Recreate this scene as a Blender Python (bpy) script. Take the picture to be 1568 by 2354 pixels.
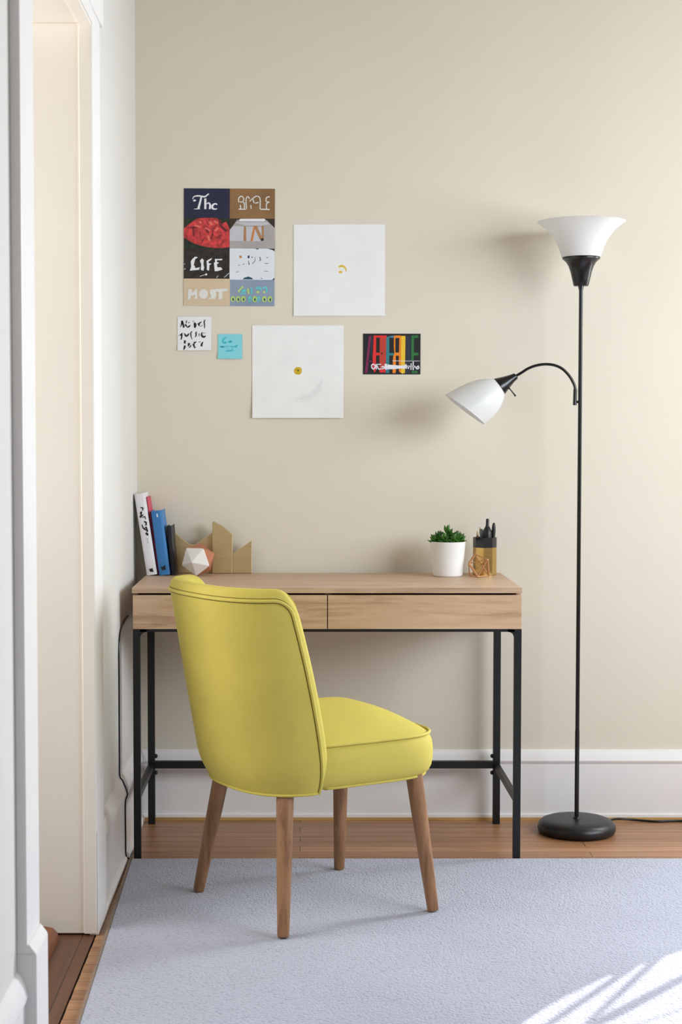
import bpy, bmesh, math, random
from mathutils import Vector, Matrix, Quaternion

for o in list(bpy.data.objects):
    bpy.data.objects.remove(o)
S = bpy.context.scene
COL = S.collection
PI = math.pi

# ------------------------------------------------------------------ camera
TILT = math.atan(177 / 3700)
cam_d = bpy.data.cameras.new('camera')
cam = bpy.data.objects.new('camera', cam_d)
COL.objects.link(cam)
cam_d.sensor_fit = 'VERTICAL'
cam_d.sensor_height = 36.0
cam_d.lens = 3700 / 2354 * 36.0
cam_d.shift_x = (784 - 690) / 2354
cam.location = (0, -4.905, 1.179)
cam.rotation_euler = (PI / 2 - TILT, 0, 0)
cam_d.clip_start = 0.05
cam_d.dof.use_dof = True
cam_d.dof.focus_distance = 4.05
cam_d.dof.aperture_fstop = 6.3
S.camera = cam

# ------------------------------------------------------------------ world, sun, daylight, exposure
W = bpy.data.worlds.new('world')
S.world = W
W.use_nodes = True
bg = W.node_tree.nodes['Background']
bg.inputs[0].default_value = (0.86, 0.92, 1.0, 1)
bg.inputs[1].default_value = 0.06

SUN_TO = Vector((0.567, 0.823, 0.70)).normalized()      # towards the sun
sd = bpy.data.lights.new('sun', 'SUN')
sd.energy = 7.0
sd.angle = math.radians(0.35)
sd.color = (1.0, 0.95, 0.88)
sun = bpy.data.objects.new('sun', sd)
COL.objects.link(sun)
sun.rotation_euler = SUN_TO.to_track_quat('Z', 'Y').to_euler()
sun.location = (4, 3, 4)


def area(name, loc, sx, sy, energy, color, rot):
    d = bpy.data.lights.new(name, 'AREA')
    d.shape = 'RECTANGLE'
    d.size, d.size_y = sx, sy
    d.energy = energy
    d.color = color
    o = bpy.data.objects.new(name, d)
    COL.objects.link(o)
    o.location = loc
    o.rotation_euler = rot
    return o


# daylight coming in through the back-wall window right of the frame and a softbox-like area light for the window of the right-hand wall
def aim(frm, to):
    return (Vector(frm) - Vector(to)).to_track_quat('Z', 'Y').to_euler()


P1, P2 = (2.20, 0.16, 1.52), (2.87, -2.00, 1.74)
area('daylight_back_window', P1, 0.95, 1.45, 112, (0.86, 0.93, 1.0), aim(P1, (1.9, -1.5, 1.2)))
L2 = area('right_window_softbox', P2, 2.4, 1.3, 45, (0.85, 0.935, 1.0), aim(P2, (0.85, 0.0, 1.25)))
L2.data.spread = math.radians(122)        # softbox-like: spread narrowed and aimed to shape light on the back wall
# unseen area light added in the hallway, standing in for daylight through the doorway
area('hallway_fill', (-1.74, -1.75, 1.45), 1.30, 1.10, 29, (1.0, 0.985, 0.96), (0, -PI / 2, 0))

vs = S.view_settings
vs.view_transform = 'Standard'
vs.look = 'None'
vs.exposure = 0.15
vs.gamma = 1.0
vs.use_curve_mapping = False
try:
    S.cycles.use_denoising = True
    S.cycles.max_bounces = 10
    S.cycles.diffuse_bounces = 6
    S.cycles.sample_clamp_indirect = 6.0
except Exception:
    pass


# ------------------------------------------------------------------ colour + material helpers
def lin(c):
    return tuple((x / 12.92 if x <= 0.04045 else ((x + 0.055) / 1.055) ** 2.4) for x in [v / 255 for v in c])


MATS = {}


def newmat(name):
    m = bpy.data.materials.new(name)
    m.use_nodes = True
    nt = m.node_tree
    return m, nt, nt.nodes['Principled BSDF']


def N(nt, kind, **kw):
    n = nt.nodes.new(kind)
    for k, v in kw.items():
        if k.startswith('i_'):
            n.inputs[k[2:].replace('_', ' ')].default_value = v
        else:
            setattr(n, k, v)
    return n


def coords(nt, scale=(1, 1, 1), rot=(0, 0, 0), loc=(0, 0, 0)):
    tc = N(nt, 'ShaderNodeTexCoord')
    mp = N(nt, 'ShaderNodeMapping')
    mp.inputs['Scale'].default_value = scale
    mp.inputs['Rotation'].default_value = rot
    mp.inputs['Location'].default_value = loc
    nt.links.new(tc.outputs['Object'], mp.inputs['Vector'])
    return mp.outputs['Vector']


def ramp(nt, fac, stops):
    r = N(nt, 'ShaderNodeValToRGB')
    e = r.color_ramp.elements
    while len(e) < len(stops):
        e.new(0.5)
    for k, (p, c) in enumerate(stops):
        e[k].position = p
        e[k].color = (*c, 1)
    nt.links.new(fac, r.inputs['Fac'])
    return r.outputs['Color']


def paint(name, rgb, rough=0.5, var=0.06, scale=6.0, bump=0.0, bscale=400.0, metal=0.0, stretch=(1, 1, 1),
          sheen=0.0, spec=0.5, srgb=True, bdist=0.002):
    """flat paint, metal, plastic or paper with a slight procedural unevenness"""
    if name in MATS:
        return MATS[name]
    m, nt, b = newmat(name)
    c = lin(rgb) if srgb else rgb
    v = coords(nt, stretch)
    n = N(nt, 'ShaderNodeTexNoise')
    n.inputs['Scale'].default_value = scale
    n.inputs['Detail'].default_value = 3
    nt.links.new(v, n.inputs['Vector'])
    lo = tuple(max(0, x * (1 - var)) for x in c)
    hi = tuple(min(1, x * (1 + var)) for x in c)
    nt.links.new(ramp(nt, n.outputs['Fac'], [(0.3, lo), (0.7, hi)]), b.inputs['Base Color'])
    b.inputs['Roughness'].default_value = rough
    b.inputs['Metallic'].default_value = metal
    b.inputs['Specular IOR Level'].default_value = spec
    if sheen:
        b.inputs['Sheen Weight'].default_value = sheen
        b.inputs['Sheen Roughness'].default_value = 0.4
        b.inputs['Sheen Tint'].default_value = (*hi, 1)
    if bump:
        n2 = N(nt, 'ShaderNodeTexNoise')
        n2.inputs['Scale'].default_value = bscale
        n2.inputs['Detail'].default_value = 2
        nt.links.new(v, n2.inputs['Vector'])
        bp = N(nt, 'ShaderNodeBump')
        bp.inputs['Strength'].default_value = bump
        bp.inputs['Distance'].default_value = bdist
        nt.links.new(n2.outputs['Fac'], bp.inputs['Height'])
        nt.links.new(bp.outputs['Normal'], b.inputs['Normal'])
    MATS[name] = m
    return m


def wood(name, dark, mid, light, grain=(3, 60, 60), rough=0.45, knots=True, bump=0.15):
    if name in MATS:
        return MATS[name]
    m, nt, b = newmat(name)
    v = coords(nt, grain)
    n1 = N(nt, 'ShaderNodeTexNoise', i_Scale=1.0, i_Detail=6.0, i_Roughness=0.62, i_Distortion=0.6)
    nt.links.new(v, n1.inputs['Vector'])
    col = ramp(nt, n1.outputs['Fac'], [(0.28, lin(dark)), (0.48, lin(mid)), (0.72, lin(light))])
    if knots:
        v2 = coords(nt, tuple(g * 0.16 for g in grain), loc=(3.1, 1.7, 0.4))
        n2 = N(nt, 'ShaderNodeTexNoise', i_Scale=2.2, i_Detail=3.0, i_Distortion=1.6)
        nt.links.new(v2, n2.inputs['Vector'])
        r2 = ramp(nt, n2.outputs['Fac'], [(0.30, (0.55, 0.5, 0.45)), (0.42, (1, 1, 1)), (0.62, (1, 1, 1)), (0.72, (0.85, 0.82, 0.8))])
        mx = N(nt, 'ShaderNodeMix', data_type='RGBA', blend_type='MULTIPLY')
        mx.inputs[0].default_value = 0.6
        nt.links.new(col, mx.inputs[6])
        nt.links.new(r2, mx.inputs[7])
        col = mx.outputs[2]
    nt.links.new(col, b.inputs['Base Color'])
    b.inputs['Roughness'].default_value = rough
    bp = N(nt, 'ShaderNodeBump')
    bp.inputs['Strength'].default_value = bump
    bp.inputs['Distance'].default_value = 0.001
    nt.links.new(n1.outputs['Fac'], bp.inputs['Height'])
    nt.links.new(bp.outputs['Normal'], b.inputs['Normal'])
    MATS[name] = m
    return m


def boards(name, along_x, cols, width=0.057, length=1.3, rough=0.38):
    m, nt, b = newmat(name)
    v = coords(nt, rot=(0, 0, 0 if along_x else PI / 2))
    br = N(nt, 'ShaderNodeTexBrick', offset=0.37, offset_frequency=2)
    br.inputs['Scale'].default_value = 1.0
    br.inputs['Brick Width'].default_value = length
    br.inputs['Row Height'].default_value = width
    br.inputs['Mortar Size'].default_value = 0.0011
    br.inputs['Mortar Smooth'].default_value = 0.3
    br.inputs['Color1'].default_value = (*lin(cols[0]), 1)
    br.inputs['Color2'].default_value = (*lin(cols[1]), 1)
    br.inputs['Mortar'].default_value = (*lin((38, 22, 14)), 1)
    nt.links.new(v, br.inputs['Vector'])
    v2 = coords(nt, (2.5, 55, 1) if along_x else (55, 2.5, 1))
    n1 = N(nt, 'ShaderNodeTexNoise', i_Scale=1.0, i_Detail=6.0, i_Roughness=0.6, i_Distortion=0.5)
    nt.links.new(v2, n1.inputs['Vector'])
    g = ramp(nt, n1.outputs['Fac'], [(0.28, (0.62, 0.58, 0.55)), (0.55, (1, 1, 1)), (0.8, (1.15, 1.12, 1.1))])
    mx = N(nt, 'ShaderNodeMix', data_type='RGBA', blend_type='MULTIPLY')
    mx.inputs[0].default_value = 1.0
    nt.links.new(br.outputs['Color'], mx.inputs[6])
    nt.links.new(g, mx.inputs[7])
    nt.links.new(mx.outputs[2], b.inputs['Base Color'])
    b.inputs['Roughness'].default_value = rough
    bp = N(nt, 'ShaderNodeBump', invert=True)
    bp.inputs['Strength'].default_value = 0.5
    bp.inputs['Distance'].default_value = 0.0015
    nt.links.new(br.outputs['Fac'], bp.inputs['Height'])
    nt.links.new(bp.outputs['Normal'], b.inputs['Normal'])
    MATS[name] = m
    return m


def rug_mat():
    m, nt, b = newmat('lavender_grey_loop_pile')
    v = coords(nt)
    n = N(nt, 'ShaderNodeTexNoise', i_Scale=3.0, i_Detail=4.0)
    nt.links.new(v, n.inputs['Vector'])
    vo = N(nt, 'ShaderNodeTexVoronoi', i_Scale=165.0, i_Randomness=0.85)
    nt.links.new(v, vo.inputs['Vector'])
    loops = ramp(nt, vo.outputs['Distance'], [(0.0, (1, 1, 1)), (0.55, (0.94, 0.94, 0.945)), (0.95, (0.74, 0.74, 0.76))])
    base = ramp(nt, n.outputs['Fac'], [(0.3, lin((171, 174, 191))), (0.7, lin((180, 183, 199)))])
    mx = N(nt, 'ShaderNodeMix', data_type='RGBA', blend_type='MULTIPLY')
    mx.inputs[0].default_value = 1.0
    nt.links.new(base, mx.inputs[6])
    nt.links.new(loops, mx.inputs[7])
    nt.links.new(mx.outputs[2], b.inputs['Base Color'])
    b.inputs['Roughness'].default_value = 0.95
    b.inputs['Specular IOR Level'].default_value = 0.1
    b.inputs['Sheen Weight'].default_value = 0.25
    bp = N(nt, 'ShaderNodeBump', invert=True)
    bp.inputs['Strength'].default_value = 0.8
    bp.inputs['Distance'].default_value = 0.004
    nt.links.new(vo.outputs['Distance'], bp.inputs['Height'])
    nt.links.new(bp.outputs['Normal'], b.inputs['Normal'])
    return m


def shade_mat():
    m, nt, b = newmat('frosted_white_shade')
    v = coords(nt)
    n = N(nt, 'ShaderNodeTexNoise', i_Scale=9.0)
    nt.links.new(v, n.inputs['Vector'])
    c = ramp(nt, n.outputs['Fac'], [(0.3, (0.86, 0.87, 0.87)), (0.7, (0.90, 0.90, 0.90))])
    nt.links.new(c, b.inputs['Base Color'])
    b.inputs['Roughness'].default_value = 0.35
    tr = N(nt, 'ShaderNodeBsdfTranslucent')
    nt.links.new(c, tr.inputs['Color'])
    mx = N(nt, 'ShaderNodeMixShader')
    mx.inputs[0].default_value = 0.35
    nt.links.new(b.outputs[0], mx.inputs[1])
    nt.links.new(tr.outputs[0], mx.inputs[2])
    nt.links.new(mx.outputs[0], nt.nodes['Material Output'].inputs['Surface'])
    return m


# ------------------------------------------------------------------ mesh helpers
class MB:
    def __init__(self):
        self.v, self.f, self.m = [], [], []

    def vert(self, p):
        self.v.append(tuple(p))
        return len(self.v) - 1

    def face(self, idx, mat=0):
        self.f.append(tuple(idx))
        self.m.append(mat)

    def box(self, x0, x1, y0, y1, z0, z1, mat=0, M=None):
        P = [(x0, y0, z0), (x1, y0, z0), (x1, y1, z0), (x0, y1, z0), (x0, y0, z1), (x1, y0, z1), (x1, y1, z1), (x0, y1, z1)]
        if M is not None:
            P = [M @ Vector(p) for p in P]
        b = len(self.v)
        self.v += [tuple(p) for p in P]
        for q in ((0, 3, 2, 1), (4, 5, 6, 7), (0, 1, 5, 4), (1, 2, 6, 5), (2, 3, 7, 6), (3, 0, 4, 7)):
            self.face([b + i for i in q], mat)
        return self

    def rings(self, rings, closed=True, cap0=True, cap1=True, mat=0, loop=False):
        """skin a list of equal-length point rings"""
        n = len(rings[0])
        base = len(self.v)
        for r in rings:
            self.v += [tuple(p) for p in r]
        R = len(rings)
        for i in range(R if loop else R - 1):
            j2 = (i + 1) % R
            for k in range(n if closed else n - 1):
                k2 = (k + 1) % n
                self.face((base + i * n + k, base + i * n + k2, base + j2 * n + k2, base + j2 * n + k), mat)
        if closed and not loop:
            if cap0:
                self.face([base + k for k in range(n)][::-1], mat)
            if cap1:
                self.face([base + (R - 1) * n + k for k in range(n)], mat)
        return self

    def lathe(self, prof, c=(0, 0, 0), n=48, mat=0, cap0=True, cap1=True):
        """prof: list of (r, z)"""
        rr = []
        for r, z in prof:
            rr.append([(c[0] + r * math.cos(2 * PI * k / n), c[1] + r * math.sin(2 * PI * k / n), c[2] + z) for k in range(n)])
        return self.rings(rr, True, cap0, cap1, mat)

    def tube(self, path, rad, n=10, mat=0, closed=False):
        P = [Vector(p) for p in path]
        if not isinstance(rad, (list, tuple)):
            rad = [rad] * len(P)
        ring = []
        up = None
        L = len(P)
        for i, p in enumerate(P):
            a = P[(i - 1) % L] if (closed or i > 0) else p
            b = P[(i + 1) % L] if (closed or i < L - 1) else p
            t = (b - a).normalized()
            if up is None:
                up = t.orthogonal().normalized()
            up = (up - t * up.dot(t))
            up = up.normalized() if up.length > 1e-6 else t.orthogonal().normalized()
            s = t.cross(up)
            ring.append([p + (up * math.cos(2 * PI * k / n) + s * math.sin(2 * PI * k / n)) * rad[i] for k in range(n)])
        return self.rings(ring, True, True, True, mat, loop=closed)

    def prism(self, poly, y0, y1, mat=0, axis='y'):
        """extrude a 2-D polygon; axis y: polygon is (x, z); axis x: polygon is (y, z); axis z: polygon is (x, y)"""
        def mk(a, b, t):
            return {'y': (a, t, b), 'x': (t, a, b), 'z': (a, b, t)}[axis]
        r = [[mk(a, b, t) for a, b in poly] for t in (y0, y1)]
        return self.rings(r, True, True, True, mat)

    def build(self, name, mats, parent=None, smooth=True, bevel=0.0, seg=2, angle=38, loc=None, subsurf=0):
        me = bpy.data.meshes.new(name)
        me.from_pydata(self.v, [], self.f)
        if not isinstance(mats, (list, tuple)):
            mats = [mats]
        for m in mats:
            me.materials.append(m)
        me.polygons.foreach_set('material_index', self.m)
        bm = bmesh.new()
        bm.from_mesh(me)
        bmesh.ops.recalc_face_normals(bm, faces=bm.faces)
        bm.to_mesh(me)
        bm.free()
        if smooth:
            me.polygons.foreach_set('use_smooth', [True] * len(me.polygons))
            me.set_sharp_from_angle(angle=math.radians(angle))
        me.update()
        o = bpy.data.objects.new(name, me)
        COL.objects.link(o)
        if parent is not None:
            o.parent = parent
        if loc is not None:
            o.location = loc
        if bevel:
            md = o.modifiers.new('bevel', 'BEVEL')
            md.width = bevel
            md.segments = seg
            md.limit_method = 'ANGLE'
            md.angle_limit = math.radians(35)
            md.harden_normals = False
        if subsurf:
            md = o.modifiers.new('sub', 'SUBSURF')
            md.levels = md.render_levels = subsurf
        return o


def tag(o, label=None, cat=None, group=None, kind=None):
    if label:
        o['label'] = label
    if cat:
        o['category'] = cat
    if group:
        o['group'] = group
    if kind:
        o['kind'] = kind
    return o


def thing(name, label, cat, loc=(0, 0, 0), rotz=0.0, group=None):
    o = bpy.data.objects.new(name, None)
    COL.objects.link(o)
    o.empty_display_size = 0.05
    o.location = loc
    o.rotation_euler = (0, 0, rotz)
    return tag(o, label, cat, group)


def struct(name, mb, mat, label=None, parent=None, **kw):
    o = mb.build(name, mat, parent, **kw)
    if parent is None:
        tag(o, label, None, None, 'structure')
    return o


# ------------------------------------------------------------------ shared materials
M_wall = paint('warm_beige_wall_paint', (223, 215, 199), 0.75, 0.015, 2.0, 0.06, 250)
M_wallL = paint('off_white_wall_paint', (218, 217, 213), 0.7, 0.015, 2.0, 0.06, 250)
M_ceil = paint('tan_ceiling_paint', (158, 146, 128), 0.8, 0.015)
M_trim = paint('white_trim_gloss_paint', (238, 236, 236), 0.4, 0.02, 5.0, 0.04, 60)
M_jamb = paint('cream_door_jamb_paint', (240, 233, 222), 0.45, 0.02, 4.0, 0.04, 60)
M_floor = boards('oak_strip_floor', True, ((180, 134, 96), (160, 115, 80)))
M_hall = boards('worn_hall_floor', False, ((108, 68, 44), (94, 58, 37)))
M_bare = wood('bare_pine_edge', (150, 110, 60), (190, 150, 90), (205, 170, 110), (3, 40, 40), 0.6, False)
M_gap = paint('dark_floor_gap', (26, 19, 15), 0.9)
M_oak = wood('light_oak_veneer', (168, 136, 108), (196, 165, 137), (209, 181, 155), (3.2, 70, 55), 0.48)
M_oakf = wood('light_oak_drawer_veneer', (160, 124, 94), (198, 164, 132), (213, 183, 153), (3.0, 40, 38), 0.5)
M_steel = paint('black_powder_coated_steel', (16, 16, 18), 0.42, 0.1, 30, 0.05, 900)
M_black = paint('black_lamp_enamel', (13, 14, 17), 0.25, 0.1, 10)
M_blackm = paint('matte_black_lamp_base', (17, 18, 21), 0.38, 0.1, 40, 0.04, 900)
M_yel = paint('chartreuse_velvet', (201, 185, 88), 0.75, 0.05, 7.0, 0.12, 700, sheen=0.2, spec=0.25)
M_yelp = paint('chartreuse_piping', (203, 187, 90), 0.7, 0.05, 20.0, 0.1, 900, sheen=0.2, spec=0.25)
M_leg = wood('walnut_stained_beech', (104, 70, 46), (148, 106, 72), (170, 126, 90), (45, 45, 3.0), 0.42, True)
M_shade = shade_mat()
M_rug = rug_mat()
M_bind = paint('brown_rug_binding', (136, 116, 102), 0.9, 0.1, 60, 0.2, 300)

# ------------------------------------------------------------------ room shell
WL, WR, CEIL = -0.497, 2.80, 2.80
DN, DF, DH = -1.990, -1.158, 2.125          # doorway: near edge, far edge, head height

mb = MB().box(-0.481, WR + 0.05, -6.2, 0.02, -0.06, 0.0)
struct('floor', mb, M_floor, 'brown oak strip floor running along the desk wall', smooth=False)
mb = MB().box(-1.8, -0.485, -6.2, 0.02, -0.06, 0.0)
struct('floor_hallway', mb, M_hall, 'darker worn wood floor in the doorway', smooth=False)
mb = MB().box(-0.486, -0.480, -6.2, 0.02, -0.05, -0.004)
struct('trim_1', mb, M_gap, 'dark gap between the doorway floor and the room floor', smooth=False)
W1A, W1B, W2A, W2B, WZ0, WZ1 = 1.655, 2.68, -3.30, -0.85, 0.78, 2.28
mb = MB()
mb.box(WL - 0.16, W1A, 0, 0.08, -0.05, CEIL)
mb.box(W1B, WR + 0.08, 0, 0.08, -0.05, CEIL)
mb.box(W1A, W1B, 0, 0.08, -0.05, WZ0)
mb.box(W1A, W1B, 0, 0.08, WZ1, CEIL)
struct('wall_back', mb, M_wall, 'plain beige wall behind the desk', smooth=False)
mb = MB()
mb.box(WL - 0.15, WL, DF + 0.012, 0.0, 0, CEIL)
mb.box(WL - 0.15, WL, -6.2, DN - 0.012, 0, CEIL)
mb.box(WL - 0.15, WL, DN - 0.012, DF + 0.012, DH + 0.012, CEIL)
struct('wall_left', mb, M_wallL, 'pale wall with the doorway', smooth=False)
mb = MB()
mb.box(WR, WR + 0.08, W2B, 0.0, 0, CEIL)
mb.box(WR, WR + 0.08, -6.2, W2A, 0, CEIL)
mb.box(WR, WR + 0.08, W2A, W2B, 0, WZ0)
mb.box(WR, WR + 0.08, W2A, W2B, WZ1, CEIL)
struct('wall_right', mb, paint('taupe_wall_paint', (160, 146, 128), 0.8, 0.015), 'wall with the wide daylight window', smooth=False)
mb = MB().box(-1.9, WR + 0.05, -6.2, 0.12, CEIL, CEIL + 0.08)
struct('ceiling', mb, M_ceil, 'tan ceiling', smooth=False)
mb = MB()
mb.box(-1.9, -1.8, -6.2, 0.02, -0.06, CEIL)
mb.box(-1.8, WL - 0.15, -0.1, 0.02, -0.06, CEIL)
struct('wall_hallway', mb, M_wallL, 'hallway wall beyond the doorway', smooth=False)


def window(name, a, b, label, on_back):
    t, e = 0.025, 0.0
    mb = MB()

    def bx(m, p, q_, d0, d1, z0, z1):
        if on_back:
            m.box(p, q_, d0, d1, z0, z1)
        else:
            m.box(WR + d0, WR + d1, p, q_, z0, z1)
    for p, q_, z0, z1 in ((a, a + 0.006, WZ0, WZ1), (b - t, b, WZ0, WZ1), (a, b, WZ0, WZ0 + t), (a, b, WZ1 - t, WZ1), (a, b, 1.90, 1.93)):
        bx(mb, p, q_, 0.03, 0.06, z0, z1)
    o = mb.build(name, M_trim, smooth=False)
    tag(o, label, None, None, 'structure')
    m2 = MB()
    bx(m2, a - 0.03, b + 0.03, *((-0.03, 0.0) if on_back else (-0.03, 0.0)), WZ0 - 0.03, WZ0)
    m2.build('window_sill', M_trim, o, smooth=False)


window('window_1', W1A, W1B, 'window in the desk wall beyond the floor lamp', True)
window('window_2', W2A, W2B, 'wide window facing the doorway', False)

# baseboards: cap moulding, flat board, shoe strip
BP = [(0, 0.0), (-0.022, 0.0), (-0.022, 0.016), (-0.019, 0.019), (-0.015, 0.0195), (-0.015, 0.172), (-0.019, 0.177), (-0.021, 0.183),
      (-0.0185, 0.190), (-0.0165, 0.197), (-0.0125, 0.206), (-0.0075, 0.212), (0, 0.2145)]
mb = MB().prism([(a, b) for a, b in BP], WL, WR, axis='x')
struct('baseboard_back', mb, M_trim, 'tall white baseboard under the beige wall')
mb = MB().box(WL, WR, -0.0245, -0.021, 0.0, 0.0085)
struct('trim_2', mb, M_bare, 'thin strip of bare wood under the back baseboard', smooth=False)


def left_base(name, ya, yb, top, label):
    poly = [(WL, 0.0), (WL + 0.021, 0.0), (WL + 0.021, 0.016), (WL + 0.018, 0.02), (WL + 0.014, 0.0205), (WL + 0.014, top - 0.055),
            (WL + 0.018, top - 0.05), (WL + 0.020, top - 0.042), (WL + 0.0175, top - 0.033), (WL + 0.0155, top - 0.024), (WL + 0.0075, top - 0.006), (WL, top)]
    mb = MB().prism(poly, ya, yb)
    return struct(name, mb, M_trim, label)


left_base('baseboard_left', -1.006, -0.0225, 0.238, 'white baseboard between the doorway and the corner')
left_base('baseboard_near', -6.2, -2.126, 0.238, 'white baseboard on the near side of the doorway')

# door casing, jambs, plinth blocks
CF = -0.478
mb = MB()
mb.box(WL, CF, DF, -1.018, 0.24, DH + 0.034)
mb.box(WL, CF, -2.125, DN, 0.27, DH + 0.034)
mb.box(WL, CF + 0.004, -2.145, -0.972, DH + 0.034, DH + 0.20)
mb.box(WL, CF + 0.010, -2.150, -0.966, DH + 0.20, DH + 0.235)
mb.box(WL, CF + 0.002, DN, DF, DH - 0.0, DH + 0.034)
o_case = mb.build('trim_3', M_trim, smooth=False, bevel=0.0025)
tag(o_case, 'white door casing around the doorway', None, None, 'structure')
pm = MB()
pm.box(WL, CF + 0.003, DF - 0.002, -1.006, 0.0, 0.247)
pm.box(WL, CF + 0.0165, -2.126, -2.0, 0.0, 0.27)
pm.prism([(WL, 0.27), (CF + 0.0165, 0.27), (CF + 0.004, 0.287), (WL, 0.287)], -2.126, -2.0)
pm.build('plinth_block', M_trim, o_case, smooth=False, bevel=0.002)
mb = MB()
mb.box(WL - 0.16, CF - 0.002, DF, DF + 0.02, 0.004, DH)
mb.box(WL - 0.16, CF - 0.002, DN - 0.02, DN, 0.004, DH)
mb.box(WL - 0.16, CF - 0.002, DN - 0.02, DF + 0.02, DH, DH + 0.02)
mb.box(CF - 0.031, CF - 0.002, DF - 0.005, DF, 0.004, DH)
mb.box(CF - 0.031, CF - 0.002, DN, DF, DH - 0.006, DH)
struct('trim_4', mb, M_jamb, 'cream door jamb seen through the doorway', smooth=False, bevel=0.0015)
mb = MB().prism([(-0.76, 0.0), (-0.76, 0.030), (-0.595, 0.030), (-0.578, 0.026), (-0.568, 0.015), (-0.565, 0.0)], DN + 0.002, DF - 0.03)
struct('trim_5', mb, wood('red_brown_threshold_wood', (92, 48, 30), (128, 72, 46), (146, 86, 56), (40, 3, 40), 0.4, False),
       'reddish wooden threshold in the doorway')

# ------------------------------------------------------------------ rug
rug = thing('rug', 'large pale lavender grey loop-pile rug under the yellow chair', 'rug', (0, 0, 0))
BL, BR, FR, FL = (-0.465, -0.514), (1.95, -0.510), (1.95, -3.3), (-0.405, -3.3)
mb = MB().prism([BL, BR, FR, FL], 0.0005, 0.012, axis='z')
mb.build('pile', M_rug, rug, smooth=False, bevel=0.003)
mb = MB().prism([(BL[0] - 0.007, BL[1]), BL, FL, (FL[0] - 0.007, FL[1])], 0.0005, 0.0115, axis='z')
tag(mb.build('binding', M_bind, rug, smooth=False), 'brown binding along the rug edge')

# ------------------------------------------------------------------ desk
desk = thing('writing_desk', 'light oak writing desk with two drawers on a black steel frame', 'desk', (0.074, -0.27, 0))
DX, DY = 0.074, -0.27


def dk(mb, name, mat, parent=None, **kw):
    mb.v = [(x - DX, y - DY, z) for x, y, z in mb.v]
    return mb.build(name, mat, parent or desk, **kw)


X0, X1, YF, YB = -0.4613, 0.6091, -0.510, -0.028
dk(MB().box(X0, X1, YF, YB, 0.7458, 0.7605), 'desktop', M_oak, smooth=False, bevel=0.0012)
mb = MB()
mb.box(-0.4593, -0.447, -0.485, YB - 0.003, 0.6464, 0.7457)
mb.box(0.5955, 0.6080, -0.485, YB - 0.003, 0.6464, 0.7457)
mb.box(-0.447, 0.5955, -0.045, YB - 0.003, 0.6464, 0.7457)
mb.box(-0.447, 0.5955, -0.485, -0.045, 0.6464, 0.652)
mb.box(0.068, 0.082, -0.485, -0.045, 0.652, 0.7457)
dk(mb, 'carcass', M_oak, smooth=False)
for a, b in ((-0.4592, 0.0738), (0.0764, 0.6080)):
    mb = MB().box(a, b, -0.5065, -0.4862, 0.6466, 0.7402)
    mb.box(a + 0.02, b - 0.02, -0.4862, -0.09, 0.660, 0.665)
    dk(mb, 'drawer', M_oakf, smooth=False, bevel=0.0008)
zt = 0.6462


def legpoly(xo, xi, s):
    # leg outline seen from the front, with the curved gusset at its inner top corner
    pts = [(xo, 0.0), (xo, zt)]
    gx = xi + s * 0.020
    pts += [(gx, zt), (gx, zt - 0.0072)]
    for k in range(1, 7):
        a = k / 6 * PI / 2
        pts.append((xi + s * 0.020 * (1 - math.sin(a)), zt - 0.0072 - 0.018 * (1 - math.cos(a))))
    pts += [(xi, 0.0)]
    return pts


for xo, xi, s in ((-0.4595, -0.4400, 1), (0.6086, 0.5890, -1)):
    dk(MB().prism(legpoly(xo, xi, s), -0.5062, -0.4862), 'leg', M_steel, smooth=False, bevel=0.001)
for xa, xb in ((-0.4610, -0.4400), (0.5850, 0.6060)):
    dk(MB().box(xa, xb, -0.0745, -0.0545, 0.0, zt), 'leg', M_steel, smooth=False, bevel=0.001)
dk(MB().box(-0.4400, 0.5890, -0.5062, -0.4862, zt - 0.0072, zt), 'front_rail', M_steel, smooth=False)
for xa, xb in ((-0.4595, -0.4400), (0.5890, 0.6075)):
    dk(MB().box(xa, xb, -0.4862, -0.0745, zt - 0.014, zt), 'side_rail', M_steel, smooth=False)
    dk(MB().box(xa, xb - 0.004, -0.4862, -0.0745, 0.166, 0.186), 'side_stretcher', M_steel, smooth=False, bevel=0.001)
dk(MB().box(-0.4400, 0.5850, -0.0735, -0.0555, 0.1700, 0.1920), 'back_stretcher', M_steel, smooth=False, bevel=0.001)
for xb_, s in ((-0.4400, 1), (0.5850, -1)):
    for z in (0.156, 0.207):
        mb = MB()
        p = Vector((xb_, -0.066, z))
        mb.tube([p, p + Vector((s * 0.003, 0, 0)), p + Vector((s * 0.006, 0, 0)), p + Vector((s * 0.008, 0, 0))], [0.006, 0.0065, 0.0055, 0.003], 12)
        dk(mb, 'bolt', M_steel)

# ------------------------------------------------------------------ yellow chair
CH = thing('upholstered_chair', 'yellow velvet chair with a curved back, turned three-quarters at the desk', 'chair',
           (0.033, -0.9227, 0.0143), math.radians(-60))
# heights below are measured from the rug surface
ZB, ZT = 0.326, 0.8125


def prof(z):
    s = min(1.0, max(0.0, (z - ZB) / (ZT - ZB)))
    w = 0.205 + 0.025 * s ** 0.9
    yb = -0.248 - 0.081 * s ** 0.85
    yf = -0.078 - 0.116 * s ** 1.45
    if z < 0.42:                       # the pad ends where it meets the side of the seat
        yf -= 0.016 * ((0.42 - z) / 0.094) ** 1.4
    k = 1.0
    if z < ZB + 0.075:
        q = (ZB + 0.075 - z) / 0.075
        k = 1 - 0.075 * q * q
    return w * k, yb * k, yf


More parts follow.
